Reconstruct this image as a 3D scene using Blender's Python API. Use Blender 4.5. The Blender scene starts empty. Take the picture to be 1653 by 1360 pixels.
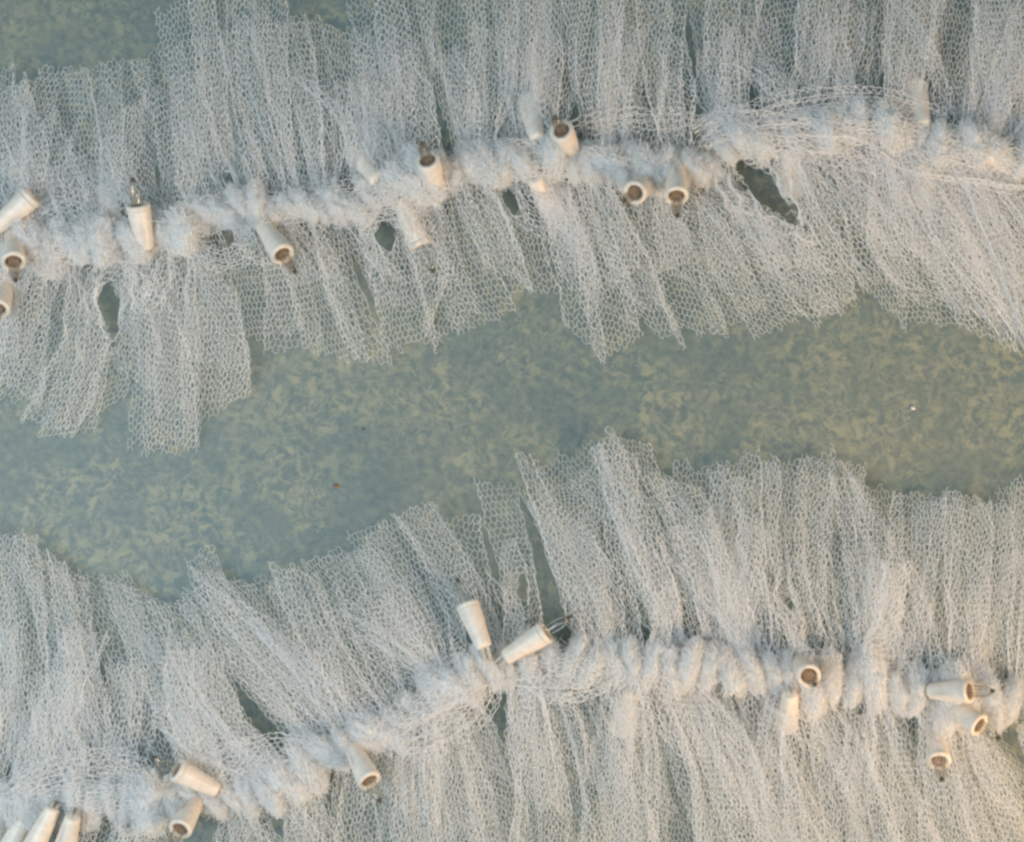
import bpy, math, random
import numpy as np
from mathutils import Vector, Matrix, noise

# ------------------------------------------------------------------ units
# The frame is about half a metre wide. Layout numbers are in "px": 1 px = 0.3 mm on the table top.
S = 0.0003
CX, CY = 826.5, 680.0
HC = 2500.0                      # camera height above the table in px (0.75 m)
rng = np.random.default_rng(7)
random.seed(7)

def loc(x, y, z=0.0):
    """layout point (as seen on the table grid, at height z) -> metres; returns array (...,3)"""
    x = np.asarray(x, float); y = np.asarray(y, float); z = np.asarray(z, float)
    k = (HC - z) / HC
    return np.stack(np.broadcast_arrays((x - CX) * k, (CY - y) * k, z), -1) * S

scene = bpy.context.scene
C = scene.collection

# ------------------------------------------------------------------ camera
cam_d = bpy.data.cameras.new('camera')
cam = bpy.data.objects.new('camera', cam_d); C.objects.link(cam)
cam.location = (0, 0, HC * S)
cam_d.sensor_width = 36.0
cam_d.lens = 36.0 * HC / 1653.0
cam_d.clip_start = 0.01; cam_d.clip_end = 50
cam_d.dof.use_dof = True
cam_d.dof.focus_distance = (HC - 45) * S
cam_d.dof.aperture_fstop = 2.8
scene.camera = cam

# ------------------------------------------------------------------ light
w = bpy.data.worlds.new('World'); scene.world = w; w.use_nodes = True
bg = w.node_tree.nodes['Background']
bg.inputs[0].default_value = (0.57, 0.75, 0.84, 1); bg.inputs[1].default_value = 0.36

def area(name, pos, target, size, power, col):
    d = bpy.data.lights.new(name, 'AREA'); d.shape = 'RECTANGLE'; d.size = size[0]; d.size_y = size[1]
    d.energy = power; d.color = col
    o = bpy.data.objects.new(name, d); C.objects.link(o)
    o.location = pos
    o.rotation_euler = (Vector(target) - Vector(pos)).to_track_quat('-Z', 'Y').to_euler()
    return o
area('window_light', (-0.48, -0.14, 0.76), (-0.08, -0.05, 0), (0.5, 0.5), 5.2, (0.74, 0.87, 0.98))
area('warm_lamp', (0.62, -0.42, 0.44), (0.0, -0.05, 0), (0.26, 0.26), 5.4, (1.0, 0.66, 0.36))

vs = scene.view_settings
vs.view_transform = 'Standard'; vs.look = 'None'; vs.exposure = 0.07; vs.gamma = 1.0
scene.cycles.max_bounces = 24; scene.cycles.diffuse_bounces = 20; scene.cycles.transmission_bounces = 20
scene.cycles.transparent_max_bounces = 16
scene.cycles.use_denoising = True
scene.cycles.pixel_filter_type = 'BLACKMAN_HARRIS'; scene.cycles.filter_width = 2.7
scene.cycles.sample_clamp_indirect = 4.0

# ------------------------------------------------------------------ materials
def nodes(name):
    m = bpy.data.materials.new(name); m.use_nodes = True
    nt = m.node_tree; nt.nodes.clear()
    return m, nt, nt.nodes.new('ShaderNodeOutputMaterial')

def ramp(nt, src, stops):
    r = nt.nodes.new('ShaderNodeValToRGB'); e = r.color_ramp.elements
    while len(e) < len(stops): e.new(0.5)
    for el, (p, c) in zip(e, stops):
        el.position = p; el.color = c if len(c) == 4 else (*c, 1)
    nt.links.new(src, r.inputs[0]); return r.outputs[0]

def noise_tex(nt, vec, scale, detail=3, rough=0.55, dist=0.0):
    n = nt.nodes.new('ShaderNodeTexNoise'); n.inputs['Scale'].default_value = scale
    n.inputs['Detail'].default_value = detail; n.inputs['Roughness'].default_value = rough
    n.inputs['Distortion'].default_value = dist
    nt.links.new(vec, n.inputs['Vector']); return n.outputs['Fac']

def math_node(nt, op, a, b):
    n = nt.nodes.new('ShaderNodeMath'); n.operation = op
    for i, v in enumerate((a, b)):
        if isinstance(v, (int, float)): n.inputs[i].default_value = v
        else: nt.links.new(v, n.inputs[i])
    return n.outputs[0]

def mix_col(nt, fac, a, b):
    n = nt.nodes.new('ShaderNodeMix'); n.data_type = 'RGBA'
    if isinstance(fac, (int, float)): n.inputs[0].default_value = fac
    else: nt.links.new(fac, n.inputs[0])
    for i, v in ((6, a), (7, b)):
        if isinstance(v, tuple): n.inputs[i].default_value = (*v, 1) if len(v) == 3 else v
        else: nt.links.new(v, n.inputs[i])
    return n.outputs[2]

def tulle_material(name, col, trans=0.35):
    m, nt, out = nodes(name)
    d = nt.nodes.new('ShaderNodeBsdfPrincipled'); d.inputs['Base Color'].default_value = (*col, 1)
    d.inputs['Roughness'].default_value = 0.55; d.inputs['Specular IOR Level'].default_value = 0.3
    t = nt.nodes.new('ShaderNodeBsdfTranslucent'); t.inputs[0].default_value = (*col, 1)
    mx = nt.nodes.new('ShaderNodeMixShader'); mx.inputs[0].default_value = trans
    nt.links.new(d.outputs[0], mx.inputs[1]); nt.links.new(t.outputs[0], mx.inputs[2])
    nt.links.new(mx.outputs[0], out.inputs[0])
    return m
M_TULLE = tulle_material('tulle_thread', (0.975, 0.97, 0.965), 0.45)
M_KNOT = tulle_material('gathered_tulle', (0.98, 0.975, 0.965), 0.45)
_nt = M_KNOT.node_tree; _tc = _nt.nodes.new('ShaderNodeTexCoord'); _bp = _nt.nodes.new('ShaderNodeBump')
_bp.inputs['Strength'].default_value = 0.5; _bp.inputs['Distance'].default_value = 0.0008
_nt.links.new(noise_tex(_nt, _tc.outputs['Object'], 900, 4, 0.6), _bp.inputs['Height'])
for _n in _nt.nodes:
    if _n.type in ('BSDF_PRINCIPLED', 'BSDF_TRANSLUCENT'): _nt.links.new(_bp.outputs[0], _n.inputs['Normal'])

def table_material():
    m, nt, out = nodes('mottled_table_top')
    tc = nt.nodes.new('ShaderNodeTexCoord'); v = tc.outputs['Object']
    base = ramp(nt, noise_tex(nt, v, 9, 4), [(0.3, (0.150, 0.208, 0.210)), (0.7, (0.200, 0.232, 0.208))])
    fine = ramp(nt, noise_tex(nt, v, 260, 5, 0.75), [(0.36, (0.74, 0.80, 0.86)), (0.66, (1.24, 1.14, 1.02))])
    b2 = nt.nodes.new('ShaderNodeMix'); b2.data_type = 'RGBA'; b2.blend_type = 'MULTIPLY'; b2.inputs[0].default_value = 1
    nt.links.new(base, b2.inputs[6]); nt.links.new(fine, b2.inputs[7])
    # pale wormy dabs of the printed marbling
    wisp = noise_tex(nt, v, 110, 5, 0.66, 0.7)
    ridge = math_node(nt, 'ABSOLUTE', math_node(nt, 'SUBTRACT', wisp, 0.5), 0)
    line = ramp(nt, ridge, [(0.0, (1, 1, 1)), (0.022, (0.7, 0.7, 0.7)), (0.045, (0, 0, 0))])
    blot = ramp(nt, noise_tex(nt, v, 130, 6, 0.74, 0.4), [(0.53, (0, 0, 0)), (0.575, (1, 1, 1))])
    where = ramp(nt, noise_tex(nt, v, 22, 3, 0.6, 0.5), [(0.36, (0, 0, 0)), (0.55, (1, 1, 1))])
    dab = math_node(nt, 'MULTIPLY', math_node(nt, 'MAXIMUM', math_node(nt, 'MULTIPLY', line, 0.75), blot), where)
    dab = math_node(nt, 'MULTIPLY', dab, 0.78)
    c = mix_col(nt, dab, b2.outputs[2], (0.345, 0.345, 0.25))
    dk = ramp(nt, noise_tex(nt, v, 95, 4, 0.6, 0.4), [(0.60, (0, 0, 0)), (0.72, (0.45, 0.45, 0.45))])
    c = mix_col(nt, dk, c, (0.17, 0.215, 0.20))
    p = nt.nodes.new('ShaderNodeBsdfPrincipled'); nt.links.new(c, p.inputs['Base Color'])
    p.inputs['Roughness'].default_value = 0.5; p.inputs['Specular IOR Level'].default_value = 0.35
    bp = nt.nodes.new('ShaderNodeBump'); bp.inputs['Strength'].default_value = 0.15; bp.inputs['Distance'].default_value = 0.0006
    nt.links.new(noise_tex(nt, v, 420, 3), bp.inputs['Height']); nt.links.new(bp.outputs[0], p.inputs['Normal'])
    nt.links.new(p.outputs[0], out.inputs[0])
    return m

def plastic(name, col, rough=0.42, sss=0.0, trans=0.0):
    m, nt, out = nodes(name)
    tc = nt.nodes.new('ShaderNodeTexCoord')
    f = noise_tex(nt, tc.outputs['Object'], 260, 4, 0.6)
    c2 = tuple(x * 0.86 for x in col)
    c = ramp(nt, f, [(0.35, c2), (0.6, col)])
    p = nt.nodes.new('ShaderNodeBsdfPrincipled'); nt.links.new(c, p.inputs['Base Color'])
    p.inputs['Roughness'].default_value = rough
    if sss:
        p.inputs['Subsurface Weight'].default_value = sss
        p.inputs['Subsurface Scale'].default_value = 0.003
        p.inputs['Subsurface Radius'].default_value = (1.0, 0.6, 0.3)
    nt.links.new(p.outputs[0], out.inputs[0])
    return m
M_TABLE = table_material()
M_HOLD = plastic('cream_plastic', (0.86, 0.76, 0.65), 0.42, 0.35)
M_BASE = plastic('brown_bulb_base', (0.38, 0.24, 0.15), 0.5)
M_WIRE = plastic('white_cable_skin', (0.55, 0.53, 0.47), 0.45)
M_LEAD = plastic('dull_metal_lead', (0.34, 0.28, 0.22), 0.4)
M_TIP = plastic('dark_bulb_tip', (0.09, 0.075, 0.05), 0.4)
M_CRUMB = plastic('orange_crumb', (0.42, 0.15, 0.06), 0.6)
M_CRUMB2 = plastic('brown_crumb', (0.16, 0.08, 0.05), 0.6)
def glass():
    m, nt, out = nodes('thin_bulb_glass')
    g = nt.nodes.new('ShaderNodeBsdfGlossy'); g.inputs['Roughness'].default_value = 0.06
    t = nt.nodes.new('ShaderNodeBsdfTransparent'); t.inputs[0].default_value = (0.97, 0.965, 0.94, 1)
    fr = nt.nodes.new('ShaderNodeLayerWeight'); fr.inputs[0].default_value = 0.25
    a = math_node(nt, 'MULTIPLY', fr.outputs['Fresnel'], 0.6)
    a = math_node(nt, 'ADD', a, 0.06)
    mx = nt.nodes.new('ShaderNodeMixShader')
    nt.links.new(a, mx.inputs[0]); nt.links.new(t.outputs[0], mx.inputs[1]); nt.links.new(g.outputs[0], mx.inputs[2])
    nt.links.new(mx.outputs[0], out.inputs[0]); return m
M_GLASS = glass()

# ------------------------------------------------------------------ mesh helpers
def mesh_from(name, V, F, mat, smooth=False):
    me = bpy.data.meshes.new(name)
    V = np.ascontiguousarray(V, np.float32); F = np.ascontiguousarray(F, np.int32)
    me.vertices.add(len(V)); me.vertices.foreach_set('co', V.ravel())
    k = F.shape[1]; n = len(F)
    me.loops.add(n * k); me.loops.foreach_set('vertex_index', F.ravel())
    me.polygons.add(n)
    me.polygons.foreach_set('loop_start', np.arange(0, n * k, k, dtype=np.int32))
    me.polygons.foreach_set('loop_total', np.full(n, k, np.int32))
    me.polygons.foreach_set('use_smooth', np.full(n, smooth))
    me.update(calc_edges=True); me.materials.append(mat)
    return me

def link(name, me, parent=None, **props):
    o = bpy.data.objects.new(name, me); C.objects.link(o)
    if parent is not None: o.parent = parent
    for k, v in props.items(): o[k] = v
    return o

def threads(P0, P1, r):
    """three-sided prisms along segments, metres -> (V, quads)"""
    n = len(P0); d = P1 - P0
    L = np.linalg.norm(d, axis=1, keepdims=True); d = d / np.maximum(L, 1e-9)
    up = np.tile(np.array([0.0, 0.0, 1.0]), (n, 1)); up[np.abs(d[:, 2]) > 0.9] = (1, 0, 0)
    a = np.cross(d, up); a /= np.linalg.norm(a, axis=1, keepdims=True); b = np.cross(d, a)
    r = np.asarray(r).reshape(-1, 1) if np.ndim(r) else r
    V = np.empty((n, 6, 3))
    for k in range(3):
        t = 2 * math.pi * k / 3 + math.pi / 6
        off = (a * math.cos(t) + b * math.sin(t)) * r
        V[:, k] = P0 - d * 0.2 * (r if np.ndim(r) else r) + off; V[:, 3 + k] = P1 + off
    base = (np.arange(n) * 6)[:, None]
    F = np.concatenate([base + np.array([[k, (k + 1) % 3, 3 + (k + 1) % 3, 3 + k]]) for k in range(3)], 0)
    return V.reshape(-1, 3), F

def honeycomb(W, L, r=7.3):
    """vertices (s,t) and edges of a hexagonal net W wide, L long"""
    a = r * math.sqrt(3) / 2
    ni = int(W / a) + 1; nj = int(L / (1.5 * r)) + 2
    i, j = np.meshgrid(np.arange(ni), np.arange(nj), indexing='ij')
    par = (i + j) % 2
    s = i * a; t = j * 1.5 * r + np.where(par == 0, r / 4, -r / 4)
    idx = i * nj + j
    e1 = np.stack([idx[:-1].ravel(), idx[1:].ravel()], 1)
    m = par[:, :-1] == 0
    e2 = np.stack([idx[:, :-1][m], idx[:, 1:][m]], 1)
    return s.ravel().astype(float), t.ravel().astype(float), np.concatenate([e1, e2], 0)

def smooth_noise1(x, seed, n=3, f=1.0):
    g = np.random.default_rng(seed); y = np.zeros_like(x)
    for k in range(1, n + 1):
        y += g.normal() / k * np.sin(2 * math.pi * k * f * x + g.uniform(0, 6.28))
    return y

def bilinear(G, u, v):
    nu, nv = G.shape; x = np.clip(u, 0, 1) * (nu - 1); y = np.clip(v, 0, 1) * (nv - 1)
    i = np.minimum(x.astype(int), nu - 2); j = np.minimum(y.astype(int), nv - 2)
    fx = x - i; fy = y - j
    return (G[i, j] * (1 - fx) * (1 - fy) + G[i + 1, j] * fx * (1 - fy) + G[i, j + 1] * (1 - fx) * fy + G[i + 1, j + 1] * fx * fy)

# places where the cloth is parted and the table shows: centre, half axes, angle of the long axis
HOLES = [(178, 500, 62, 14, 84), (624, 386, 32, 13, 80), (826, 326, 48, 9, 60), (1240, 312, 104, 19, 46), (370, 292, 24, 7, 66),
         (1277, 978, 28, 5, 55), (846, 965, 46, 7, 82), (762, 1030, 26, 9, 62), (1388, 1145, 14, 8, 20), (1490, 1078, 20, 7, 60), (330, 1325, 18, 12, 0)]
def part_cloth(x, y):
    for (hx, hy, a, b, deg) in HOLES:
        c_, s_ = math.cos(math.radians(deg)), math.sin(math.radians(deg))
        dx, dy = x - hx, y - hy
        p = (dx * c_ + dy * s_) / a
        bb = b * np.clip(1.0 - 0.85 * p + 0.18 * np.sin(dx * .21 + hx) + 0.18 * np.sin(dy * .17 + hy), 0.16, 2.0)
        q = (-dx * s_ + dy * c_) / bb
        rho = np.sqrt(p * p + q * q) + 1e-6
        m = rho < 2.4
        nr = np.where(m, 0.95 + rho * (1.45 / 2.4), rho)
        f = nr / rho
        # cloth parts sideways: along the long axis it moves little
        p2 = p * (1 + (f - 1) * 0.35); q2 = q * f
        q2 = np.where(m & (np.abs(q) < 0.05), np.sign(q + 1e-9) * np.sqrt(np.maximum(0.9 - np.minimum(p2 * p2, 0.9), 0)) , q2)
        x = np.where(m, hx + p2 * a * c_ - q2 * bb * s_, x); y = np.where(m, hy + p2 * a * s_ + q2 * bb * c_, y)
    return x, y
TRIS = [0]
def strip(parent, path, widths, tip_vec=None, amp=1.0, pleats=2.2, gather=1.45, seed=0, r=6.0, thick=0.45,
          ragged=6, zscale=0.30, hem=False, zmin=2.0, amp0=1.6, edge=1.0):
    """one strip of tulle: path = control points (x,y,z) in px from the knot to the cut end"""
    g = np.random.default_rng(1000 + seed)
    P = np.array(path, float); m = len(P)
    tt = np.linspace(0, 1, 60)
    # catmull-rom through control points
    Q = np.vstack([2 * P[0] - P[1], P, 2 * P[-1] - P[-2]])
    def cr(t):
        x = t * (m - 1); k = np.minimum(x.astype(int), m - 2); f = (x - k)[:, None]
        p0, p1, p2, p3 = Q[k], Q[k + 1], Q[k + 2], Q[k + 3]
        return 0.5 * ((2 * p1) + (-p0 + p2) * f + (2 * p0 - 5 * p1 + 4 * p2 - p3) * f ** 2 + (-p0 + 3 * p1 - 3 * p2 + p3) * f ** 3)
    c = cr(tt); L = np.linalg.norm(np.diff(c, axis=0), axis=1).sum()
    long_edge = edge * g.uniform(5, 40) * g.choice([-1, 1])
    wmax = max(widths); W = wmax * gather
    # the weave runs a little askew in every strip
    ang = g.normal(0, 0.30); LL = L / 1.2; D = math.hypot(W, LL) + 4 * r
    s, t, E = honeycomb(D, D, r)
    s = s - D / 2; t = t - D / 2
    s, t = s * math.cos(ang) - t * math.sin(ang) + W / 2, s * math.sin(ang) + t * math.cos(ang) + LL / 2
    s = s + 2.2 * smooth_noise1(t / 90, seed + 31, 3, 1); t = t + 2.2 * smooth_noise1(s / 90, seed + 32, 3, 1)
    ok = (s >= -1) & (s <= W + 1) & (t >= -1) & (t <= LL + 1)
    new = np.cumsum(ok) - 1
    E = new[E[ok[E[:, 0]] & ok[E[:, 1]]]]; s = s[ok]; t = t[ok]
    u = s / W; v = t / LL
    cen = cr(np.clip(v, 0, 1)); eps = 0.02
    d = cr(np.clip(v + eps, 0, 1)) - cr(np.clip(v - eps, 0, 1))
    dl = np.linalg.norm(d[:, :2], axis=1, keepdims=True) + 1e-6
    perp = np.stack([-d[:, 1], d[:, 0]], 1) / dl
    if tip_vec is not None:
        tv = np.array(tip_vec, float); tv /= np.linalg.norm(tv)
        ra = g.normal(0, 0.22); tv = np.array([tv[0] * math.cos(ra) - tv[1] * math.sin(ra), tv[0] * math.sin(ra) + tv[1] * math.cos(ra)])
        if (tv * perp[np.argmax(v)]).sum() < 0: tv = -tv
        k = np.clip(v, 0, 1)[:, None] ** 1.2
        perp = perp * (1 - k) + tv * k; perp /= np.linalg.norm(perp, axis=1, keepdims=True)
    # meandering cross-section
    nu, nv = 120, 24
    U, Vv = np.meshgrid(np.linspace(0, 1, nu), np.linspace(0, 1, nv), indexing='ij')
    A = (amp0 + (amp - amp0) * Vv ** 0.6) * (1 + 0.45 * smooth_noise1(U + 0.15 * Vv, seed * 3 + 1, 3, 1.0))
    phi = A * np.sin(2 * math.pi * pleats * U + g.uniform(0, 6.28) + 0.35 * smooth_noise1(Vv, seed * 3 + 2, 2, 0.5)
                     + 1.1 * smooth_noise1(U, seed * 3 + 5, 3, 0.7))
    # folded-back selvedges
    for side in (0, 1):
        if g.uniform() < 0.65 and ragged > 0:
            wd = g.uniform(0.04, 0.09); d_ = U if side == 0 else 1 - U
            phi = phi * np.clip(d_ / 0.1, 0, 1) + math.pi * 0.93 * (1 / (1 + np.exp((d_ - wd) / 0.008))) * (1 if side else -1)
    X = np.cumsum(np.cos(phi), 0) / nu; Z = np.cumsum(np.sin(phi), 0) / nu
    X -= (X.max(0) + X.min(0)) / 2; Z -= Z.mean(0)
    rngX = X.max(0) - X.min(0)
    X = X / rngX; Z = Z / rngX
    cx = bilinear(X, u, v); cz = bilinear(Z, u, v)
    wv = np.interp(np.clip(v, 0, 1), np.linspace(0, 1, len(widths)), widths)
    k = 1 + 0.04 * smooth_noise1(v, seed * 3 + 7, 2, 0.8)
    off = cx * wv * k
    x = cen[:, 0] + perp[:, 0] * off; y = cen[:, 1] + perp[:, 1] * off
    z = cen[:, 2] + cz * wv * zscale * 2 + 5 * smooth_noise1(u + v, seed + 99, 3, 0.8)
    # slack weave: small irregularities
    x = x + 1.6 * smooth_noise1(v + u * 0.3, seed + 5, 4, 3) + g.normal(0, 0.55, len(x))
    y = y + 1.6 * smooth_noise1(u + v * 0.3, seed + 6, 4, 3) + g.normal(0, 0.55, len(x))
    x, y = part_cloth(x, y)
    z = np.maximum(z, zmin + g.uniform(0, 1.5, len(x)))
    cut = 1 - (abs(long_edge) * (u if long_edge > 0 else 1 - u) / L if ragged else 0) - (ragged / L) * (0.6 + 0.5 * smooth_noise1(u, seed + 12, 6, 2.3))
    keep = (v <= cut)
    E = E[keep[E[:, 0]] & keep[E[:, 1]]]
    # loose cut ends: some dangling half edges remain (drop a few at the rim)
    Pm = loc(x, y, z)
    E = E[np.hypot(x[E[:, 0]] - x[E[:, 1]], y[E[:, 0]] - y[E[:, 1]]) < 2.3 * r]
    V, F = threads(Pm[E[:, 0]], Pm[E[:, 1]], thick * S * g.uniform(0.8, 1.2, len(E)))
    TRIS[0] += len(F) * 2
    me = mesh_from('tulle_strip', V, F, M_TULLE)
    return link('tulle_strip', me, parent)

def tail(parent, base, tl, tr, z=(30, 55, 14), amp=1.0, pleats=2.2, gather=1.45, w0=30, bow=0.0, seed=0, mid=0.72, **k):
    bx, by = base; ex, ey = (tl[0] + tr[0]) / 2, (tl[1] + tr[1]) / 2
    wt = math.hypot(tr[0] - tl[0], tr[1] - tl[1])
    dx, dy = ex - bx, ey - by
    mx, my = bx + dx * 0.5 - dy * bow, by + dy * 0.5 + dx * bow
    path = [(bx, by, z[0]), (mx, my, z[1]), (ex, ey, z[2])]
    # the straight cut is often oblique to the strip
    wp = wt
    return strip(parent, path, [w0, w0 + (wt - w0) * 0.42, w0 + (wt - w0) * mid, w0 + (wt - w0) * 0.9, wp], (tr[0] - tl[0], tr[1] - tl[1]),
                 amp, pleats, gather, seed, **k)

# ------------------------------------------------------------------ table top
tm = mesh_from('table_top', np.array([(-3, -3, 0), (3, -3, 0), (3, 3, 0), (-3, 3, 0)]), np.array([[0, 1, 2, 3]]), M_TABLE)
link('table_top', tm, None, kind='structure')

# ------------------------------------------------------------------ things
def thing(name, label, cat, at, group=None):
    o = bpy.data.objects.new(name, None); C.objects.link(o)
    o['label'] = label; o['category'] = cat
    if group: o['group'] = group
    return o
g_up = thing('tulle_garland', 'gathered white tulle garland across the upper part of the table, strips fanning up and down', 'garland', None)
g_lo = thing('tulle_garland', 'gathered white tulle garland across the lower part of the table, tall strips leaning upper left', 'garland', None)
l_up = thing('light_string', 'string of unlit cream mini lights threaded through the upper tulle garland', 'string lights', None)
l_lo = thing('light_string', 'string of unlit cream mini lights threaded through the lower tulle garland', 'string lights', None)

SP_UP = [(-80, 395), (20, 388), (100, 388), (200, 392), (290, 368), (380, 335), (470, 335), (560, 330), (640, 300), (700, 272), (770, 262),
         (860, 258), (950, 255), (1050, 272), (1120, 275), (1180, 240), (1230, 212), (1300, 205), (1400, 212), (1500, 228), (1600, 245), (1740, 270)]
SP_LO = [(-80, 1330), (50, 1302), (150, 1290), (250, 1296), (350, 1290), (430, 1270), (510, 1235), (600, 1190), (660, 1145), (730, 1105),
         (800, 1082), (880, 1068), (960, 1070), (1050, 1072), (1130, 1078), (1200, 1082), (1280, 1092), (1360, 1095), (1450, 1108),
         (1520, 1120), (1600, 1136), (1740, 1155)]
def spine_y(SP, x): return float(np.interp(x, [p[0] for p in SP], [p[1] for p in SP]))

# ---- tails of the upper garland: (base, tipL, tipR, z triple, amp, bow)
UP_U = [
 ((640, 285), (552, -40), (650, -50), (24, 30, 8), .5, 0), ((600, 290), (560, 60), (640, 40), (24, 34, 8), .5, 0),
 ((-5, 385), (-70, 150), (22, 82), (30, 60, 25), .7, 0), ((45, 380), (20, 125), (96, 108), (30, 55, 15), .8, 0),
 ((75, 385), (-50, 170), (35, 115), (32, 66, 40), .9, .05), ((95, 385), (70, 108), (170, 92), (28, 40, 8), .5, 0),
 ((165, 385), (100, 112), (190, 84), (30, 60, 22), .9, 0), ((215, 380), (165, 95), (243, 76), (30, 60, 18), .6, 0),
 ((270, 365), (205, 92), (290, 58), (30, 56, 20), .6, .04), ((345, 325), (238, 5), (345, -25), (32, 70, 50), .5, .03),
 ((395, 320), (300, -30), (400, -60), (30, 50, 30), .8, 0), ((430, 320), (365, -50), (470, -60), (34, 74, 60), .7, .03),
 ((480, 320), (395, 30), (490, -5), (30, 55, 20), .8, .02), ((540, 315), (440, 12), (515, 25), (30, 60, 30), .9, 0),
 ((570, 310), (512, 28), (600, 40), (30, 58, 24), .6, .03), ((640, 285), (590, 95), (680, 70), (26, 36, 8), .6, 0),
 ((690, 262), (600, -40), (705, -70), (28, 44, 20), .5, 0), ((730, 255), (660, -60), (780, -70), (30, 55, 30), .5, 0),
 ((770, 250), (735, -70), (835, -70), (32, 66, 44), .7, 0), ((815, 250), (790, -70), (890, -70), (30, 50, 30), .6, 0),
 ((860, 248), (820, -70), (920, -70), (32, 60, 40), .9, 0), ((900, 245), (850, -70), (960, -70), (34, 70, 60), .8, 0),
 ((950, 245), (905, -70), (1010, -70), (34, 78, 70), .8, 0), ((985, 250), (960, -70), (1030, -70), (30, 58, 40), 1.1, 0),
 ((1030, 255), (990, -70), (1085, -70), (30, 62, 40), .6, 0), ((1110, 258), (1030, -70), (1115, -70), (34, 72, 60), .7, -.02),
 ((1180, 225), (1110, -70), (1200, -70), (26, 36, 14), .6, 0), ((1215, 205), (1150, -80), (1250, -80), (30, 60, 40), .8, 0),
 ((1250, 200), (1220, -80), (1310, -80), (30, 50, 30), .8, 0), ((1290, 195), (1280, -80), (1360, -80), (32, 64, 50), 1.0, 0),
 ((1330, 195), (1290, -80), (1400, -80), (30, 44, 20), .6, 0), ((1370, 200), (1360, -80), (1460, -80), (28, 40, 14), .6, 0),
 ((1430, 205), (1430, -80), (1540, -80), (30, 54, 30), .6, 0), ((1475, 210), (1440, -80), (1530, -80), (32, 66, 50), .9, 0),
 ((1510, 215), (1500, -80), (1640, -80), (28, 42, 18), .5, 0), ((1560, 225), (1590, -80), (1720, -60), (32, 60, 50), .8, 0),
 ((1600, 230), (1650, -40), (1760, 60), (34, 64, 60), .9, 0), ((1640, 240), (1560, -80), (1700, -80), (28, 44, 20), .7, 0),
 ((1700, 250), (1690, -40), (1800, 0), (28, 50, 30), .7, 0),
 ((250, 372), (180, 150), (262, 130), (34, 68, 50), 1.0, 0), ((120, 385), (10, 200), (90, 170), (34, 70, 50), 1.0, 0),
 ((610, 295), (560, 110), (640, 130), (34, 66, 50), 1.0, 0),
 ((-40, 390), (-120, 200), (-20, 170), (30, 60, 30), .8, 0),
]
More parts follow.
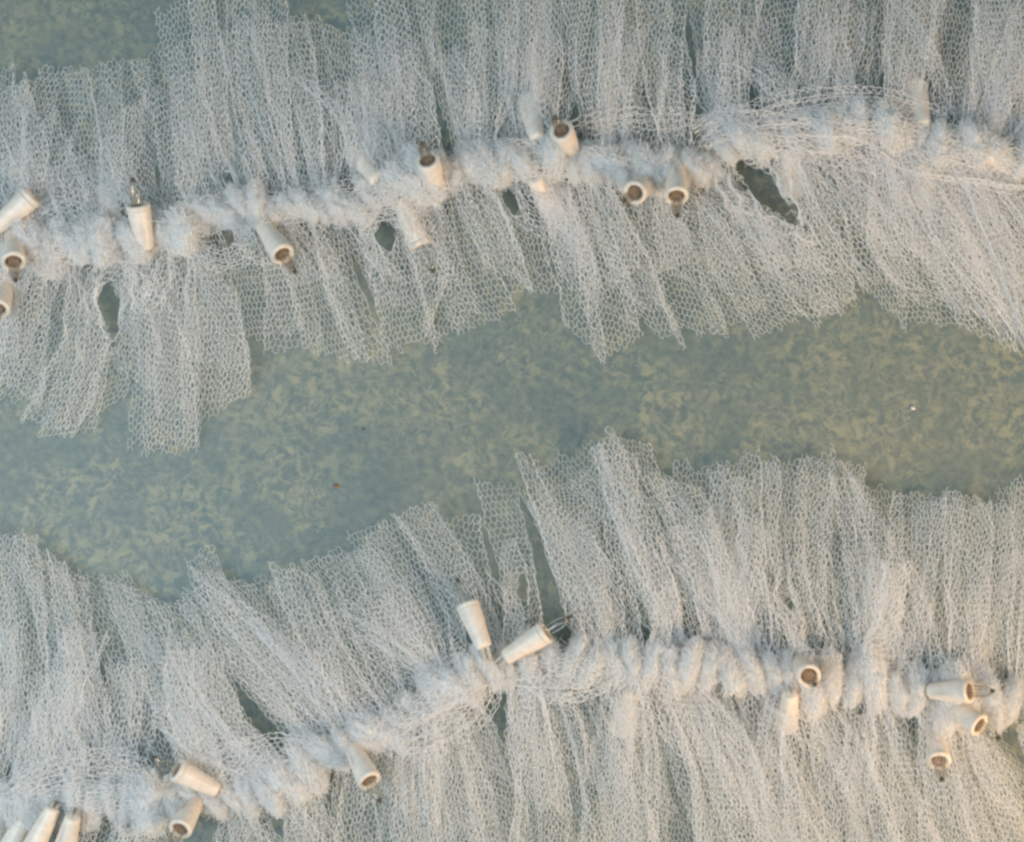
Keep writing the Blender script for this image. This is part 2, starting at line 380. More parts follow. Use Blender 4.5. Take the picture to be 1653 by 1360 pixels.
UP_D = [
 ((268, 400), (225, 735), (325, 738), (28, 44, 10), .5, 0), ((300, 395), (300, 715), (403, 640), (30, 50, 12), .4, 0),
 ((170, 412), (60, 700), (150, 718), (28, 44, 10), .5, 0), ((60, 405), (-40, 610), (25, 640), (30, 54, 14), .6, 0),
 ((1345, 235), (1385, 500), (1475, 535), (32, 58, 12), .35, 0), ((1420, 245), (1475, 525), (1580, 550), (32, 56, 12), .4, 0),
 ((1500, 250), (1560, 540), (1650, 590), (32, 56, 12), .4, 0), ((1290, 245), (1320, 525), (1400, 520), (32, 56, 12), .4, 0),
 ((1262, 238), (1290, 430), (1385, 470), (50, 80, 40), .7, 0),
 ((1480, 250), (1480, 440), (1600, 470), (50, 76, 40), .7, 0),
 ((800, 300), (830, 470), (905, 492), (30, 52, 14), .6, 0), ((880, 300), (920, 480), (985, 505), (30, 50, 10), .6, 0),
 ((80, 410), (-20, 640), (50, 672), (28, 44, 10), .4, 0), ((20, 405), (-70, 600), (-5, 640), (28, 44, 10), .6, 0),
 ((1560, 265), (1640, 560), (1720, 610), (30, 56, 14), .6, 0), ((1620, 270), (1640, 560), (1700, 600), (30, 50, 10), .6, 0),
 ((-20, 395), (-120, 560), (-30, 640), (30, 50, 20), .6, 0), ((20, 400), (-60, 520), (12, 612), (30, 60, 30), .9, 0),
 ((105, 412), (-30, 560), (40, 690), (32, 64, 30), .7, .05), ((150, 415), (28, 690), (120, 712), (32, 60, 14), .8, -.03),
 ((175, 412), (100, 705), (202, 655), (28, 40, 8), .3, 0), ((235, 420), (208, 722), (318, 732), (32, 62, 12), .5, 0),
 ((290, 400), (255, 700), (400, 625), (28, 46, 10), .4, 0), ((330, 385), (300, 600), (408, 600), (32, 60, 30), .8, 0),
 ((390, 372), (395, 560), (497, 545), (34, 66, 24), .6, 0), ((430, 365), (430, 585), (520, 560), (28, 40, 8), .4, 0),
 ((470, 360), (488, 570), (600, 598), (30, 54, 12), .5, 0), ((530, 352), (570, 590), (640, 596), (32, 62, 26), .9, 0),
 ((580, 350), (628, 592), (712, 556), (34, 66, 20), .6, 0), ((655, 330), (640, 400), (700, 548), (28, 40, 14), .7, 0),
 ((690, 322), (700, 566), (790, 548), (28, 44, 8), .45, 0), ((720, 315), (740, 545), (848, 535), (32, 58, 12), .4, 0),
 ((745, 305), (790, 445), (868, 482), (36, 70, 34), .9, 0), ((855, 290), (880, 470), (968, 468), (32, 58, 20), .7, 0),
 ((890, 300), (915, 560), (980, 590), (28, 44, 10), .5, 0), ((930, 295), (965, 590), (1050, 588), (32, 60, 14), .6, 0),
 ((985, 300), (1030, 560), (1110, 560), (32, 58, 22), .8, 0), ((1040, 305), (1090, 560), (1180, 545), (30, 48, 12), .6, 0),
 ((1090, 300), (1150, 545), (1250, 535), (32, 58, 20), .6, 0), ((1130, 290), (1220, 545), (1322, 538), (34, 62, 18), .6, .02),
 ((1165, 285), (1260, 520), (1330, 540), (30, 48, 12), .7, 0), ((1245, 250), (1310, 520), (1400, 520), (34, 64, 26), .7, .04),
 ((1285, 250), (1380, 480), (1468, 480), (34, 66, 30), .9, .03), ((1330, 245), (1440, 470), (1500, 492), (36, 70, 30), .8, .02),
 ((1375, 245), (1480, 480), (1590, 520), (32, 58, 20), .7, 0), ((1420, 248), (1540, 500), (1640, 545), (34, 66, 30), .8, .02),
 ((1460, 250), (1580, 520), (1660, 600), (32, 60, 18), .7, 0), ((1510, 255), (1630, 520), (1700, 640), (34, 66, 30), .9, 0),
 ((1555, 262), (1680, 560), (1790, 560), (32, 58, 18), .7, 0), ((1600, 268), (1700, 500), (1800, 560), (34, 64, 30), .9, 0),
 ((1650, 275), (1760, 480), (1840, 520), (32, 60, 30), .8, 0),
 ((440, 362), (470, 470), (540, 460), (36, 70, 50), 1.0, 0), ((1210, 262), (1270, 470), (1340, 440), (34, 66, 40), 1.0, 0),
 ((1400, 245), (1400, 420), (1480, 430), (36, 72, 50), 1.0, 0), ((240, 410), (190, 600), (250, 650), (32, 60, 30), .9, 0),
]
LO_U = [
 ((-30, 1300), (-70, 860), (42, 842), (30, 60, 24), .7, 0), ((10, 1300), (-30, 848), (60, 845), (32, 70, 40), 1.0, 0),
 ((55, 1295), (20, 850), (95, 872), (30, 60, 24), .8, 0), ((100, 1290), (75, 880), (135, 905), (32, 66, 30), 1.0, 0),
 ((150, 1285), (95, 905), (200, 925), (28, 44, 8), .4, 0), ((195, 1285), (150, 925), (215, 935), (32, 64, 26), .9, 0),
 ((230, 1285), (190, 935), (262, 940), (30, 50, 10), .6, 0), ((300, 1280), (230, 965), (300, 940), (32, 66, 34), 1.0, 0),
 ((370, 1275), (250, 930), (350, 925), (30, 54, 16), .6, 0), ((420, 1262), (290, 880), (345, 872), (32, 60, 12), .6, -.03),
 ((455, 1248), (300, 905), (395, 925), (32, 62, 24), .7, -.02), ((505, 1230), (370, 935), (455, 905), (28, 44, 8), .4, 0),
 ((550, 1205), (430, 905), (500, 885), (34, 70, 40), 1.0, -.02), ((590, 1190), (470, 885), (560, 875), (32, 60, 22), .7, 0),
 ((640, 1150), (500, 880), (600, 850), (28, 44, 8), .4, 0), ((680, 1125), (550, 860), (640, 818), (28, 46, 8), .35, 0),
 ((720, 1100), (560, 880), (620, 830), (32, 62, 24), .9, 0), ((850, 1050), (622, 825), (680, 772), (30, 60, 34), 1.0, .02),
 ((800, 1062), (660, 850), (760, 790), (26, 34, 6), .3, 0), ((870, 1052), (762, 765), (830, 762), (28, 44, 8), .4, 0),
 ((930, 1050), (815, 700), (870, 730), (28, 44, 8), .4, 0), ((950, 1050), (840, 765), (950, 775), (34, 66, 30), .6, 0),
 ((1000, 1055), (850, 740), (975, 705), (28, 50, 10), .4, 0), ((1060, 1055), (905, 735), (985, 690), (32, 64, 22), .9, 0),
 ((1085, 1055), (945, 705), (1000, 695), (34, 74, 40), 1.1, 0), ((1110, 1058), (975, 690), (1050, 705), (30, 56, 16), .6, 0),
 ((1140, 1060), (1020, 740), (1110, 752), (32, 66, 34), 1.0, 0), ((1180, 1062), (1090, 755), (1170, 725), (30, 52, 14), .6, 0),
 ((1225, 1066), (1140, 725), (1230, 712), (32, 60, 20), .7, 0), ((1260, 1068), (1180, 735), (1260, 725), (34, 70, 44), 1.1, 0),
 ((1300, 1070), (1235, 735), (1345, 710), (30, 54, 14), .5, 0), ((1345, 1075), (1290, 715), (1400, 748), (32, 62, 24), .8, 0),
 ((1385, 1078), (1330, 740), (1400, 755), (34, 72, 40), 1.0, 0), ((1420, 1082), (1375, 765), (1455, 790), (30, 50, 12), .6, 0),
 ((1465, 1090), (1440, 795), (1535, 765), (32, 62, 24), .6, 0), ((1505, 1095), (1470, 800), (1560, 775), (30, 50, 14), .8, 0),
 ((1545, 1104), (1520, 765), (1610, 790), (32, 66, 34), .8, 0), ((1595, 1112), (1560, 790), (1660, 780), (32, 60, 22), .6, 0),
 ((1640, 1120), (1630, 760), (1730, 760), (30, 54, 18), .7, 0), ((1700, 1130), (1680, 770), (1780, 780), (30, 60, 30), .8, 0),
 ((330, 1278), (270, 1010), (340, 1000), (34, 72, 60), 1.1, 0), ((60, 1295), (110, 1000), (180, 1020), (34, 72, 60), 1.1, 0),
 ((640, 1150), (520, 980), (590, 940), (34, 72, 55), 1.0, 0), ((1230, 1066), (1050, 860), (1130, 820), (34, 74, 60), 1.1, 0),
 ((1440, 1085), (1400, 880), (1480, 880), (34, 72, 60), 1.1, 0), ((-30, 1300), (-40, 1000), (50, 1000), (34, 74, 60), 1.1, 0),
 ((150, 1290), (30, 1080), (110, 1060), (34, 74, 60), 1.0, 0), ((450, 1250), (230, 1160), (260, 1090), (36, 76, 60), 1.0, 0),
 ((200, 1285), (170, 1060), (240, 1050), (34, 74, 60), 1.0, 0),
]
LO_D = [
 ((1290, 1118), (1240, 1440), (1345, 1450), (44, 80, 40), .7, 0), ((1492, 1125), (1490, 1400), (1585, 1400), (50, 82, 40), .7, 0),
 ((1005, 1085), (950, 1380), (1060, 1400), (50, 84, 40), .7, 0),
 ((1045, 1108), (1050, 1470), (1160, 1480), (28, 44, 8), .6, 0), ((1360, 1130), (1330, 1460), (1420, 1470), (28, 44, 8), .6, 0),
 ((1450, 1140), (1430, 1460), (1530, 1460), (28, 44, 8), .6, 0), ((1520, 1160), (1530, 1460), (1610, 1450), (28, 44, 8), .6, 0),
 ((1570, 1165), (1610, 1430), (1700, 1400), (28, 44, 8), .6, 0), ((740, 1140), (720, 1470), (830, 1480), (28, 44, 8), .6, 0),
 ((-20, 1330), (-60, 1460), (0, 1480), (30, 55, 20), .9, 0), ((60, 1320), (-20, 1440), (60, 1460), (30, 55, 20), .9, 0),
 ((150, 1315), (120, 1450), (200, 1450), (28, 44, 10), .6, 0), ((210, 1315), (170, 1440), (250, 1450), (32, 60, 30), .9, 0),
 ((260, 1315), (230, 1450), (320, 1450), (28, 44, 10), .6, 0), ((370, 1310), (340, 1440), (420, 1440), (28, 44, 10), .6, 0),
 ((420, 1300), (380, 1450), (480, 1450), (32, 58, 30), .8, 0), ((470, 1285), (440, 1460), (540, 1450), (30, 50, 20), .8, 0),
 ((520, 1262), (480, 1480), (590, 1480), (28, 44, 10), .5, 0), ((600, 1235), (560, 1460), (640, 1470), (30, 52, 16), .6, 0),
 ((640, 1205), (590, 1470), (700, 1480), (32, 60, 30), .8, 0), ((680, 1175), (650, 1480), (760, 1490), (30, 52, 20), .7, 0),
 ((720, 1150), (700, 1480), (800, 1490), (32, 62, 34), .9, 0), ((770, 1130), (760, 1480), (870, 1490), (30, 50, 16), .6, 0),
 ((820, 1115), (800, 1480), (910, 1490), (34, 68, 50), 1.0, 0), ((865, 1105), (880, 1480), (980, 1480), (30, 52, 20), .7, 0),
 ((910, 1105), (930, 1470), (1040, 1470), (32, 62, 34), .9, 0), ((960, 1105), (1000, 1470), (1100, 1460), (28, 44, 10), .6, 0),
 ((1010, 1108), (980, 1430), (1080, 1470), (30, 50, 16), .7, 0), ((1075, 1112), (1120, 1480), (1230, 1450), (34, 70, 40), 1.0, -.03),
 ((1100, 1115), (1190, 1470), (1290, 1420), (32, 60, 24), .7, 0), ((1140, 1118), (1240, 1470), (1330, 1430), (32, 62, 34), .9, 0),
 ((1180, 1120), (1290, 1470), (1380, 1450), (30, 54, 20), .7, 0), ((1225, 1125), (1290, 1440), (1400, 1450), (28, 46, 12), .6, 0),
 ((1270, 1130), (1260, 1440), (1360, 1460), (30, 56, 24), .8, 0), ((1340, 1132), (1380, 1460), (1480, 1450), (32, 60, 30), .8, 0),
 ((1390, 1138), (1380, 1470), (1480, 1480), (28, 44, 12), .6, 0), ((1430, 1145), (1480, 1450), (1560, 1450), (32, 64, 34), 1.0, 0),
 ((1480, 1152), (1540, 1450), (1640, 1440), (30, 52, 20), .7, 0), ((1530, 1165), (1600, 1440), (1700, 1420), (32, 60, 30), .9, 0),
 ((1600, 1175), (1650, 1420), (1740, 1380), (30, 54, 20), .8, 0), ((1650, 1180), (1720, 1400), (1800, 1360), (30, 54, 20), .8, 0),
 ((700, 1160), (640, 1330), (720, 1360), (36, 72, 50), 1.1, 0), ((860, 1110), (830, 1300), (920, 1330), (36, 72, 55), 1.0, 0),
 ((1150, 1118), (1190, 1330), (1260, 1310), (36, 74, 55), 1.1, 0), ((1390, 1138), (1330, 1300), (1400, 1330), (34, 68, 50), 1.0, 0),
]
def lean(lst):
    out = []
    for (b, tl, tr, z, amp, bow) in lst:
        if tl[1] < 1000 and -100 < b[0] < 760:
            tx = (tl[0] + tr[0]) / 2
            nb = tx + float(np.interp(tx, [0, 60, 140, 240, 330, 420, 500, 600], [30, 60, 130, 210, 225, 180, 165, 130]))
            b = (nb, spine_y(SP_LO, nb) - 18)
        elif tl[1] < 1000 and 980 < b[0] < 1200:
            b = (b[0] + 25, b[1])
        out.append((b, tl, tr, z, amp, bow))
    return out
LO_U = lean(LO_U)
sd = 0
for par, lst in ((g_up, UP_U), (g_up, UP_D), (g_lo, LO_U), (g_lo, LO_D)):
    for (b, tl, tr, z, amp, bow) in lst:
        sd += 1
        wt = math.hypot(tl[0] - tr[0], tl[1] - tr[1])
        SPn = SP_UP if par is g_up else SP_LO
        b = (b[0] + float(np.random.default_rng(sd + 9000).normal(0, 20)), b[1]); bow = bow + float(np.random.default_rng(sd + 9100).normal(0, .04))
        ys = spine_y(SPn, b[0]); kk = 0.9 if par is g_up else (0.45 if b[0] > 1080 else 0.8)
        b = (b[0], b[1] + (ys - b[1]) * kk); z = (z[0] + (18 if kk > .6 else 8), z[1], z[2])
        tail(par, b, tl, tr, z, amp=amp, bow=bow, seed=sd, edge=(.2 if lst is UP_D and b[0] < 560 else 1.0), gather=1.05 + 0.95 * amp, w0=min(40, wt * .55),
             pleats=0.8 + 1.7 * amp + 0.5 * math.sin(sd * 1.7))
        if amp <= .45 or (lst is LO_D and sd % 2) or (par is g_up and lst is UP_D and b[0] < 480 and sd % 3): continue
        # the second ply of the same folded strip lies under it, a little askew and a little shorter
        q = np.random.default_rng(sd + 4000); j = lambda a: float(q.normal(0, a))
        kx = float(np.clip(0.68 + j(.14), .4, .95))
        dxy = (j(26), j(8))
        f = lambda p: (b[0] + (p[0] - b[0]) * kx + dxy[0], b[1] + (p[1] - b[1]) * kx + dxy[1])
        tail(par, (b[0] + j(8), b[1] + j(3)), f(tl), f(tr), (z[0] - 4, z[1] * .72, z[2] * .6), amp=min(1.2, amp + .25), bow=bow + j(.03), seed=sd + 700,
             gather=1.6 + 0.5 * amp, w0=min(40, wt * .55), pleats=1.6 + 1.5 * amp)
        if lst is LO_U and sd % 2:
            tail(par, (b[0] + j(14), b[1] + j(3)), (tl[0] + j(20), tl[1] + 25 + j(12)), (tr[0] + j(20), tr[1] + 25 + j(12)), (z[0], z[1] * .9, z[2]), amp=.6, bow=bow + j(.05),
                 seed=sd + 1400, gather=1.5, w0=min(40, wt * .55), pleats=1.6)

# narrow folded tails that cross the others at odd angles
acc = np.random.default_rng(77)
for par, SPn, sg, n, L0 in ((g_up, SP_UP, -1, 15, 250), (g_up, SP_UP, 1, 15, 215), (g_lo, SP_LO, -1, 17, 270), (g_lo, SP_LO, 1, 14, 230)):
    for k in range(n):
        sd += 1
        bx = 20 + (k + acc.uniform(-.4, .4)) * 1620 / n; by = spine_y(SPn, bx)
        lean_ = acc.normal(0, .28) + (-.25 if (sg < 0) else (.35 if bx > 700 else -.1 if bx < 300 else .25)) * (1.5 if par is g_lo and bx < 800 and sg < 0 else 1)
        Lk = L0 * acc.uniform(.55, .98); ex = bx + math.sin(lean_) * Lk; ey = by + sg * math.cos(lean_) * Lk
        if par is g_lo and sg < 0: ey = max(ey, np.interp(ex, [0, 200, 600, 830, 1000, 1600], [850, 935, 850, 730, 700, 780]))
        if par is g_up and sg > 0 and bx < 420 and k % 2: continue
        if par is g_up and sg > 0: ey = min(ey, np.interp(ex, [0, 250, 500, 800, 1000, 1600], [660, 720, 590, 540, 560, 560]))
        hw = acc.uniform(12, 30); zt = acc.uniform(20, 55)
        tail(par, (bx, by), (ex - hw, ey + acc.normal(0, 10)), (ex + hw, ey + acc.normal(0, 10)), (48, 72, zt), amp=acc.uniform(.7, 1.4), bow=acc.normal(0, .07),
             seed=sd, gather=acc.uniform(1.7, 2.3), w0=26, pleats=acc.uniform(1.2, 2.4), mid=.9)

# ---- loops and bows of tulle thrown over the knots
LOOPS = [
 (g_up, [(260, 395, 40), (330, 350, 66), (420, 335, 70), (500, 345, 50)], 60),
 (g_up, [(450, 330, 44), (520, 318, 66), (600, 320, 68), (660, 300, 50)], 56),
 (g_up, [(700, 275, 44), (800, 268, 70), (900, 262, 72), (1000, 268, 50)], 60),
 (g_up, [(880, 250, 44), (960, 250, 70), (1060, 275, 66), (1130, 270, 50)], 44),
 (g_up, [(1140, 250, 50), (1200, 215, 76), (1290, 215, 80), (1380, 235, 60)], 60),
 (g_up, [(1240, 200, 50), (1340, 200, 76), (1450, 215, 78), (1560, 240, 60)], 60),
 (g_up, [(1400, 225, 50), (1500, 250, 76), (1600, 262, 78), (1720, 290, 60)], 70),
 (g_up, [(20, 395, 44), (110, 405, 66), (200, 410, 66), (270, 385, 50)], 44),
 (g_lo, [(580, 1200, 50), (650, 1160, 82), (730, 1115, 82), (800, 1095, 60)], 50),
 (g_lo, [(800, 1090, 50), (870, 1085, 80), (950, 1085, 80), (1040, 1080, 60)], 50),
 (g_lo, [(20, 1300, 50), (120, 1290, 80), (220, 1290, 80), (300, 1290, 60)], 46),
 (g_up, [(30, 385, 40), (75, 400, 78), (120, 395, 80), (140, 360, 72), (95, 330, 66), (60, 345, 60)], 34),
 (g_up, [(200, 400, 50), (215, 450, 70), (235, 492, 60), (262, 450, 70), (270, 400, 50)], 40),
 (g_up, [(435, 335, 60), (402, 372, 74), (395, 408, 74), (430, 425, 66), (470, 410, 60)], 16),
 (g_up, [(300, 380, 50), (350, 420, 70), (395, 400, 74), (380, 345, 60)], 40),
 (g_up, [(560, 330, 46), (605, 350, 78), (650, 335, 82), (700, 300, 50)], 60),
 (g_up, [(740, 262, 40), (800, 250, 66), (880, 262, 76), (960, 270, 60)], 60),
 (g_up, [(820, 270, 40), (850, 320, 66), (890, 352, 60), (905, 300, 50)], 60),
 (g_up, [(890, 215, 50), (980, 196, 70), (1070, 194, 60), (1150, 205, 40)], 36),
 (g_up, [(1130, 215, 60), (1250, 172, 76), (1400, 158, 76), (1530, 190, 60)], 44),
 (g_up, [(1150, 230, 60), (1260, 225, 82), (1380, 235, 84), (1450, 280, 60)], 70),
 (g_up, [(1480, 230, 60), (1560, 250, 80), (1650, 300, 70)], 70),
 (g_lo, [(600, 1180, 50), (680, 1190, 76), (760, 1150, 80), (800, 1100, 60)], 70),
 (g_lo, [(840, 1100, 56), (900, 1110, 78), (970, 1100, 80), (1020, 1070, 60)], 60),
 (g_lo, [(1040, 1060, 60), (1058, 1100, 80), (1085, 1160, 74), (1130, 1230, 60)], 60),
 (g_lo, [(240, 1290, 60), (340, 1240, 70), (430, 1210, 74), (520, 1210, 60)], 50),
 (g_lo, [(-20, 1290, 60), (80, 1250, 78), (200, 1240, 78), (260, 1290, 60)], 60),
]
for par, path, wd in LOOPS:
    sd += 1
    strip(par, path, [wd * .5, wd, wd * 1.1, wd, wd * .5], None, amp=1.1, amp0=1.1, pleats=2.0, gather=1.7, seed=sd, zscale=0.16, ragged=0, r=6.4, thick=0.62)

# ------------------------------------------------------------------ knots
def knot_mesh(seed):
    g = np.random.default_rng(seed)
    A, B, H = 16.0, 43.0, 25.0
    Vs, Fs, n0 = [], [], 0
    # soft core
    nu, nv = 44, 30
    th = np.linspace(0, 2 * math.pi, nu, endpoint=False); ph = np.linspace(0.02, math.pi - 0.02, nv)
    TH, PH = np.meshgrid(th, ph, indexing='ij')
    def ell(TH, PH, sc, ns):
        x = A * sc * np.cos(TH) * np.sin(PH) ** 0.8; y = B * sc * np.cos(PH); z = H * sc * np.sin(TH) * np.sin(PH) ** 0.8
        P = np.stack([x, y, z], -1)
        f = np.array([noise.fractal(Vector((p[0] / 14 + seed * 7.1, p[1] / 20, p[2] / 14)), 0.9, 2.1, 4) for p in P.reshape(-1, 3)]).reshape(TH.shape)
        ridge = 0.05 * np.sin(5 * TH + 3 * f)
        return P * (1 + ns * f + ridge)[..., None]
    P = ell(TH, PH, 1.0, 0.22)
    idx = np.arange(nu * nv).reshape(nu, nv)
    q = np.stack([idx, np.roll(idx, -1, 0), np.roll(np.roll(idx, -1, 0), -1, 1), np.roll(idx, -1, 1)], -1)[:, :-1].reshape(-1, 4)
    Vs.append(P.reshape(-1, 3) * S); Fs.append(q); n0 += nu * nv
    # wraps of stretched net
    for sc in (0.99, 1.07, 1.16):
        s, t, E = honeycomb(2 * math.pi * 24, 96, 4.4)
        TH2 = s / 24 + g.uniform(0, 6.28) + 0.25 * np.sin(t / 15 + g.uniform(0, 6)); PH2 = 0.12 + (t / 96) * (math.pi - 0.24)
        P2 = ell(TH2, PH2, sc, 0.22) + g.normal(0, 1.5, (len(s), 3))
        k = g.uniform(size=len(E)) < (1.0 if sc < 1.1 else 0.75)
        E = E[k]
        V, F = threads(P2[E[:, 0]] * S, P2[E[:, 1]] * S, 0.46 * S)
        Vs.append(V); Fs.append(F + n0); n0 += len(V)
    # loose fuzz
    nF = 110
    d = g.normal(size=(nF, 3)); d /= np.linalg.norm(d, axis=1, keepdims=True)
    p = d * np.array([A, B, H]); 
    q0 = p * 0.95; dirv = d + g.normal(0, 0.8, (nF, 3)); dirv /= np.linalg.norm(dirv, axis=1, keepdims=True)
    q1 = q0 + dirv * g.uniform(5, 12, (nF, 1)); q2 = q1 + (dirv + g.normal(0, 0.7, (nF, 3))) * g.uniform(3, 7, (nF, 1))
    V, F = threads(np.concatenate([q0, q1]) * S, np.concatenate([q1, q2]) * S, 0.40 * S)
    Vs.append(V); Fs.append(F + n0)
    n0 += len(V)
    nF = 260
    d = g.normal(size=(nF, 3)); d /= np.linalg.norm(d, axis=1, keepdims=True)
    q0 = d * np.array([A, B * .95, H]) * g.uniform(.8, 1.1, (nF, 1)); dirv = d * [.5, 1.4, .5] + g.normal(0, 0.7, (nF, 3)); dirv /= np.linalg.norm(dirv, axis=1, keepdims=True)
    ln = g.uniform(6, 13, (nF, 1)); q1 = q0 + dirv * ln; dirv += g.normal(0, .5, (nF, 3)); q2 = q1 + dirv * ln * .8
    V, F = threads(np.concatenate([q0, q1]) * S, np.concatenate([q1, q2]) * S, 0.36 * S)
    Vs.append(V); Fs.append(F + n0)
    me = mesh_from('knot', np.concatenate(Vs), np.concatenate(Fs), M_KNOT)
    sm = np.zeros(len(me.polygons), bool); sm[:len(q)] = True
    me.polygons.foreach_set('use_smooth', sm)
    return me
KN = [knot_mesh(s) for s in range(7)]
KNT = sum(len(k.polygons) * 2 for k in KN)
def place_knots(par, SP, step, slant, zc, sy=1.0, skip=(), big=0.1):
    xs = [p[0] for p in SP]; ys = [p[1] for p in SP]
    seg = np.concatenate([[0], np.cumsum(np.hypot(np.diff(xs), np.diff(ys)))])
    s = 10.0; i = 0
    while s < seg[-1]:
        x = float(np.interp(s, seg, xs)); y = float(np.interp(s, seg, ys))
        x2 = float(np.interp(s + 20, seg, xs)); y2 = float(np.interp(s + 20, seg, ys))
        g = np.random.default_rng(500 + i + int(zc * 7) + len(SP) * 31 + int(ys[0]))
        ang = math.atan2(-(y2 - y), x2 - x)
        if -60 < x < 1720 and not any(a < x < b for a, b in skip):
            o = link('knot', KN[(i * 3 + int(g.integers(0, 3))) % 7], par)
            zz = zc + g.normal(0, 4)
            o.location = loc(x, y + g.normal(0, 3 + 18 * big), zz)
            o.rotation_euler = (g.normal(0, .12), g.normal(0, .12), ang + slant + g.normal(0, 0.12 + big) + (math.pi if g.uniform() < .5 else 0))
            k = float(np.clip(1 + g.normal(0, big), .7, 1.35))
            o.scale = (k * g.uniform(.9, 1.1), k * sy * g.uniform(.85, 1.1), k)
        s += step * g.uniform(.85, 1.15); i += 1
place_knots(g_up, SP_UP, 26, 0.35, 56, 0.72, big=0.28)
place_knots(g_lo, SP_LO, 32, 0.28, 50, 0.86, big=0.15)

# ------------------------------------------------------------------ mini lights
def lathe(prof, n=28, wob=0.0):
    prof = np.array(prof, float); th = np.linspace(0, 2 * math.pi, n, endpoint=False)
    V = np.stack([prof[:, None, 0] * np.cos(th), prof[:, None, 0] * np.sin(th), np.repeat(prof[:, 1:2], n, 1)], -1)
    m = len(prof); idx = np.arange(m * n).reshape(m, n)
    F = np.stack([idx[:-1], np.roll(idx, -1, 1)[:-1], np.roll(idx, -1, 1)[1:], idx[1:]], -1).reshape(-1, 4)
    return V.reshape(-1, 3) * S, F
HOLD = mesh_from('lamp_holder', *lathe([(0.01, 0), (8, 0), (11.4, 1.2), (12.4, 4), (13.2, 10), (14.4, 22), (15.4, 34), (16.4, 44), (17.3, 52), (17.9, 60), (18.2, 70),
        (18.2, 71.0), (11.8, 71.2), (11.4, 62), (11.2, 58), (0.01, 57.6)], 32), M_HOLD, True)
RIM = mesh_from('rim', *lathe([(17.2, 71.6), (18.4, 71.8), (18.9, 73.0), (18.9, 77.5), (18.2, 79.6), (15.4, 80.6), (12.6, 79.8), (11.7, 77), (11.6, 72), (17.2, 71.6)], 32), M_HOLD, True)
BASE = mesh_from('bulb_base', *lathe([(0.01, 58), (10.4, 58.2), (10.9, 66), (10.4, 72), (9.2, 75.5), (8.6, 75.8), (0.01, 75.6)], 24), M_BASE, True)
GLASS = mesh_from('bulb_glass', *lathe([(8.2, 75), (8.8, 80), (9.0, 90), (9.0, 104), (8.2, 112), (6.0, 118), (3.2, 121.5), (1.6, 124), (0.01, 125)], 24), M_GLASS, True)
TIPM = mesh_from('bulb_tip', *lathe([(0.01, 119), (3.0, 119.6), (3.6, 121.8), (3.2, 124.5), (1.8, 127), (0.01, 127.6)], 12), M_TIP, True)
_c = [(-2.2, 10.5, 8), (2.2, 10.5, 8), (2.2, 11, 46), (-2.2, 11, 46), (-1.6, 13.2, 10), (1.6, 13.2, 10), (1.6, 17.6, 40), (-1.6, 17.6, 40), (-1.6, 17.8, 46), (1.6, 17.8, 46)]
CLIP = mesh_from('clip', np.array(_c) * S, np.array([[0, 1, 5, 4], [4, 5, 6, 7], [7, 6, 9, 8], [8, 9, 2, 3], [0, 4, 7, 3], [3, 7, 8, 8], [1, 2, 6, 5], [2, 9, 6, 6]])[:5], M_HOLD)
def tube(pts, r, mat, name, n=8):
    P = np.array(pts, float); d = np.gradient(P, axis=0); d /= np.linalg.norm(d, axis=1, keepdims=True)
    up = np.tile([0.13, 0.2, 0.97], (len(P), 1)); a = np.cross(d, up); a /= np.linalg.norm(a, axis=1, keepdims=True); b = np.cross(d, a)
    th = np.linspace(0, 2 * math.pi, n, endpoint=False)
    V = P[:, None] + r * (a[:, None] * np.cos(th)[None, :, None] + b[:, None] * np.sin(th)[None, :, None])
    m = len(P); idx = np.arange(m * n).reshape(m, n)
    F = np.stack([idx[:-1], np.roll(idx, -1, 1)[:-1], np.roll(idx, -1, 1)[1:], idx[1:]], -1).reshape(-1, 4)
    return mesh_from(name, V.reshape(-1, 3), F, mat, True)
def lead_mesh(sgn):
    pts = [(sgn * 3.2, 0, 74), (sgn * 3.4, 0.4, 88), (sgn * 2.6, -.3, 98), (sgn * 1.2, 0.2, 106), (sgn * 0.2, 0, 110)]
    return tube(np.array(pts) * S, 0.5 * S, M_LEAD, 'lead_wire', 6)
LEADS = [lead_mesh(-1), lead_mesh(1)]

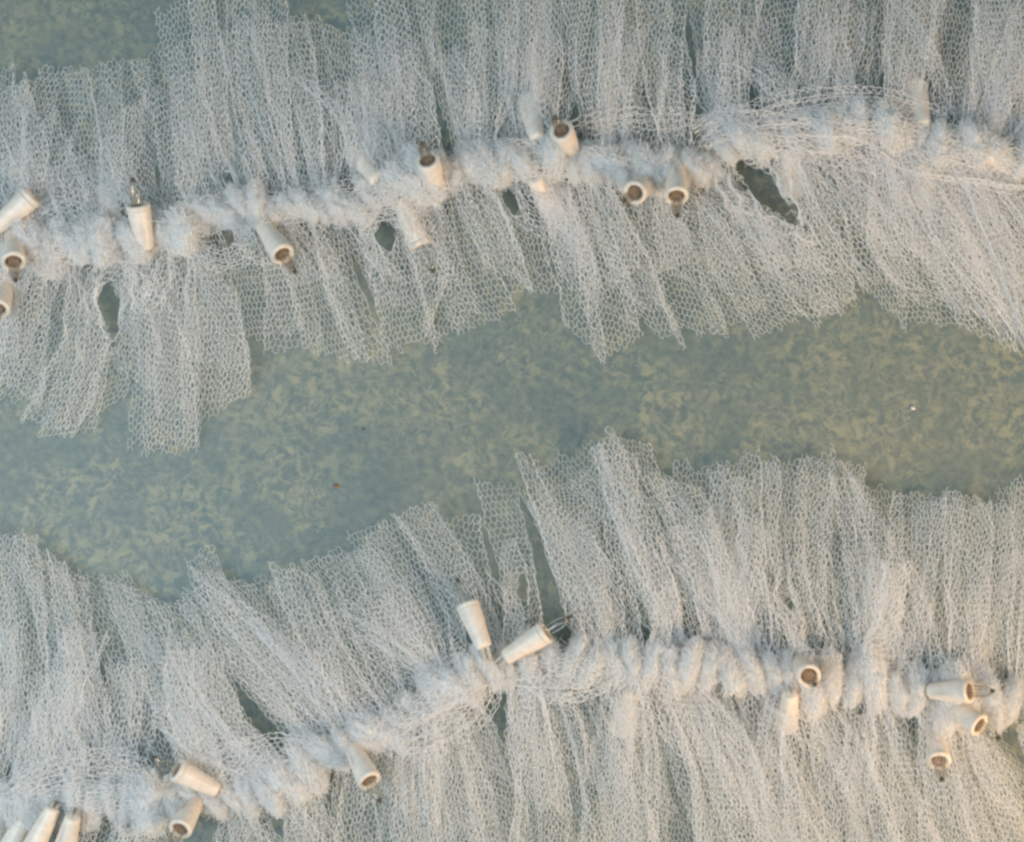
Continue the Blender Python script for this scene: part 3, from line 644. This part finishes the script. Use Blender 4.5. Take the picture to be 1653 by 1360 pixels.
def lamp(par, op, tl, z=70, bulb=1, up=1, roll=0.0, SP=None):
    """op = open end xy, tl = tail xy, z = height of the middle"""
    L = 80.0; d = math.hypot(op[0] - tl[0], op[1] - tl[1]); sc = 1.0
    if d > L: sc = d / L; dz = 0
    else: dz = math.sqrt(L * L - d * d) * up
    zt, zo = z - dz / 2, z + dz / 2
    if zt < 20: zo += 20 - zt; zt = 20
    if zo < 20: zt += 20 - zo; zo = 20
    a = loc(tl[0], tl[1], zt); b = loc(op[0], op[1], zo)
    o = link('lamp_holder', HOLD, par)
    o.location = a; v = Vector(b - a)
    o.rotation_mode = 'QUATERNION'; o.rotation_quaternion = v.to_track_quat('Z', 'Y') @ Matrix.Rotation(roll, 3, 'Z').to_quaternion()
    o.scale = (1, 1, v.length / (L * S))
    link('rim', RIM, o); link('bulb_base', BASE, o); link('clip', CLIP, o)
    if bulb:
        link('bulb_glass', GLASS, o); link('bulb_tip', TIPM, o)
        for m in LEADS: link('lead_wire', m, o)
    # short twin cable from the tail back to the main cable
    if SP is not None:
        sx = tl[0] + (tl[0] - op[0]) * 0.3; sy = spine_y(SP, sx)
        e = loc(sx, sy, 30); dirn = (a - b); dirn /= np.linalg.norm(dirn)
        for sgn in (-1, 1):
            side = np.cross(dirn, [0, 0, 1.0]); nn = np.linalg.norm(side); side = side / nn if nn > 1e-6 else np.array([1.0, 0, 0])
            off = side * sgn * 4.5 * S
            p0 = a + off - dirn * 3 * S; p1 = a + off + dirn * 12 * S; t = np.linspace(0, 1, 12)[:, None]
            pts = (1 - t) ** 2 * p0 + 2 * t * (1 - t) * p1 + t ** 2 * (e + off)
            link('cable', tube(pts, 3.0 * S, M_WIRE, 'cable'), par)
    return o
UPL = [((52, 316), (-12, 372), 84, 0, 1), ((22, 424), (16, 372), 84, 1, 1), ((-4, 500), (12, 448), 60, 1, 1), ((222, 330), (236, 402), 88, 1, 1),
       ((457, 412), (422, 362), 84, 1, 1), ((690, 258), (708, 305), 92, 1, 1), ((680, 398), (645, 325), 50, 1, 1), ((852, 162), (868, 226), 52, 0, -1),
       ((906, 210), (925, 246), 90, 1, 1), ((890, 342), (862, 288), 48, 0, -1), ((1024, 312), (1052, 290), 84, 1, 1), ((1092, 318), (1090, 262), 84, 1, 1),
       ((1282, 316), (1272, 240), 40, 0, -1), ((1478, 140), (1490, 205), 50, 0, -1), ((1490, 334), (1488, 262), 30, 0, -1),
       ((575, 248), (610, 292), 34, 0, -1), ((170, 306), (188, 376), 36, 0, -1), ((1640, 262), (1590, 250), 40, 0, -1)]
LOL = [((754, 975), (782, 1046), 88, 1, -1), ((882, 1020), (815, 1062), 88, 1, 1), ((1306, 1092), (1290, 1068), 88, 1, 1), ((1566, 1116), (1500, 1116), 92, 1, 1),
       ((1582, 1172), (1528, 1136), 80, 1, 1), ((1516, 1230), (1508, 1178), 40, 1, 1), ((597, 1262), (568, 1206), 88, 1, 1), ((284, 1242), (350, 1276), 88, 1, 1),
       ((290, 1340), (318, 1292), 88, 1, 1), ((44, 1388), (86, 1304), 88, 0, 1), ((100, 1386), (118, 1318), 76, 0, -1), ((8, 1385), (44, 1312), 60, 0, -1),
       ((1270, 1172), (1276, 1120), 30, 0, -1), ((1000, 1180), (1022, 1116), 34, 0, -1)]
for o, t, z, b, up in UPL: lamp(l_up, o, t, z, b, up, random.uniform(0, 3), SP_UP)
for o, t, z, b, up in LOL: lamp(l_lo, o, t, z, b, up, random.uniform(0, 3), SP_LO)
def main_cable(par, SP):
    xs = [p[0] for p in SP]; ys = [p[1] for p in SP]
    for ph in (0, math.pi):
        x = np.linspace(-70, 1730, 400); y = np.interp(x, xs, ys); y = np.convolve(np.pad(y, 12, 'edge'), np.ones(25) / 25, 'valid')
        y = y + 5 * np.cos(x / 16 + ph); z = 34 + 5 * np.sin(x / 16 + ph)
        link('cable', tube(loc(x, y, z), 3.4 * S, M_WIRE, 'cable'), par)
main_cable(l_up, SP_UP); main_cable(l_lo, SP_LO)

# ------------------------------------------------------------------ specks on the table
def crumb(name, x, y, r, mat, label, cat, seed):
    g = np.random.default_rng(seed)
    V, F = lathe([(0.05, -r * .6), (r * .8, -r * .4), (r, 0), (r * .7, r * .5), (0.05, r * .7)], 9)
    V = V + g.normal(0, r * .12, V.shape) * S
    me = mesh_from(name, V, F, mat, True); o = link(name, me, None, label=label, category=cat)
    o.location = loc(x, y, r * .6)
crumb('crumb', 543, 785, 3.4, M_CRUMB, 'tiny orange crumb on the bare table left of centre', 'crumb', 1)
crumb('crumb', 587, 693, 1.8, M_CRUMB2, 'tiny dark brown speck on the bare table left of centre', 'crumb', 2)
def bead_mat():
    m, nt, out = nodes('shiny_bead'); p = nt.nodes.new('ShaderNodeBsdfPrincipled')
    p.inputs['Base Color'].default_value = (0.95, 0.88, 0.82, 1); p.inputs['Roughness'].default_value = 0.25
    nt.links.new(p.outputs[0], out.inputs[0]); return m
BM = bead_mat()
crumb('bead', 1474, 659, 3.8, BM, 'tiny bright bead glinting on the bare table at the right', 'bead', 3)
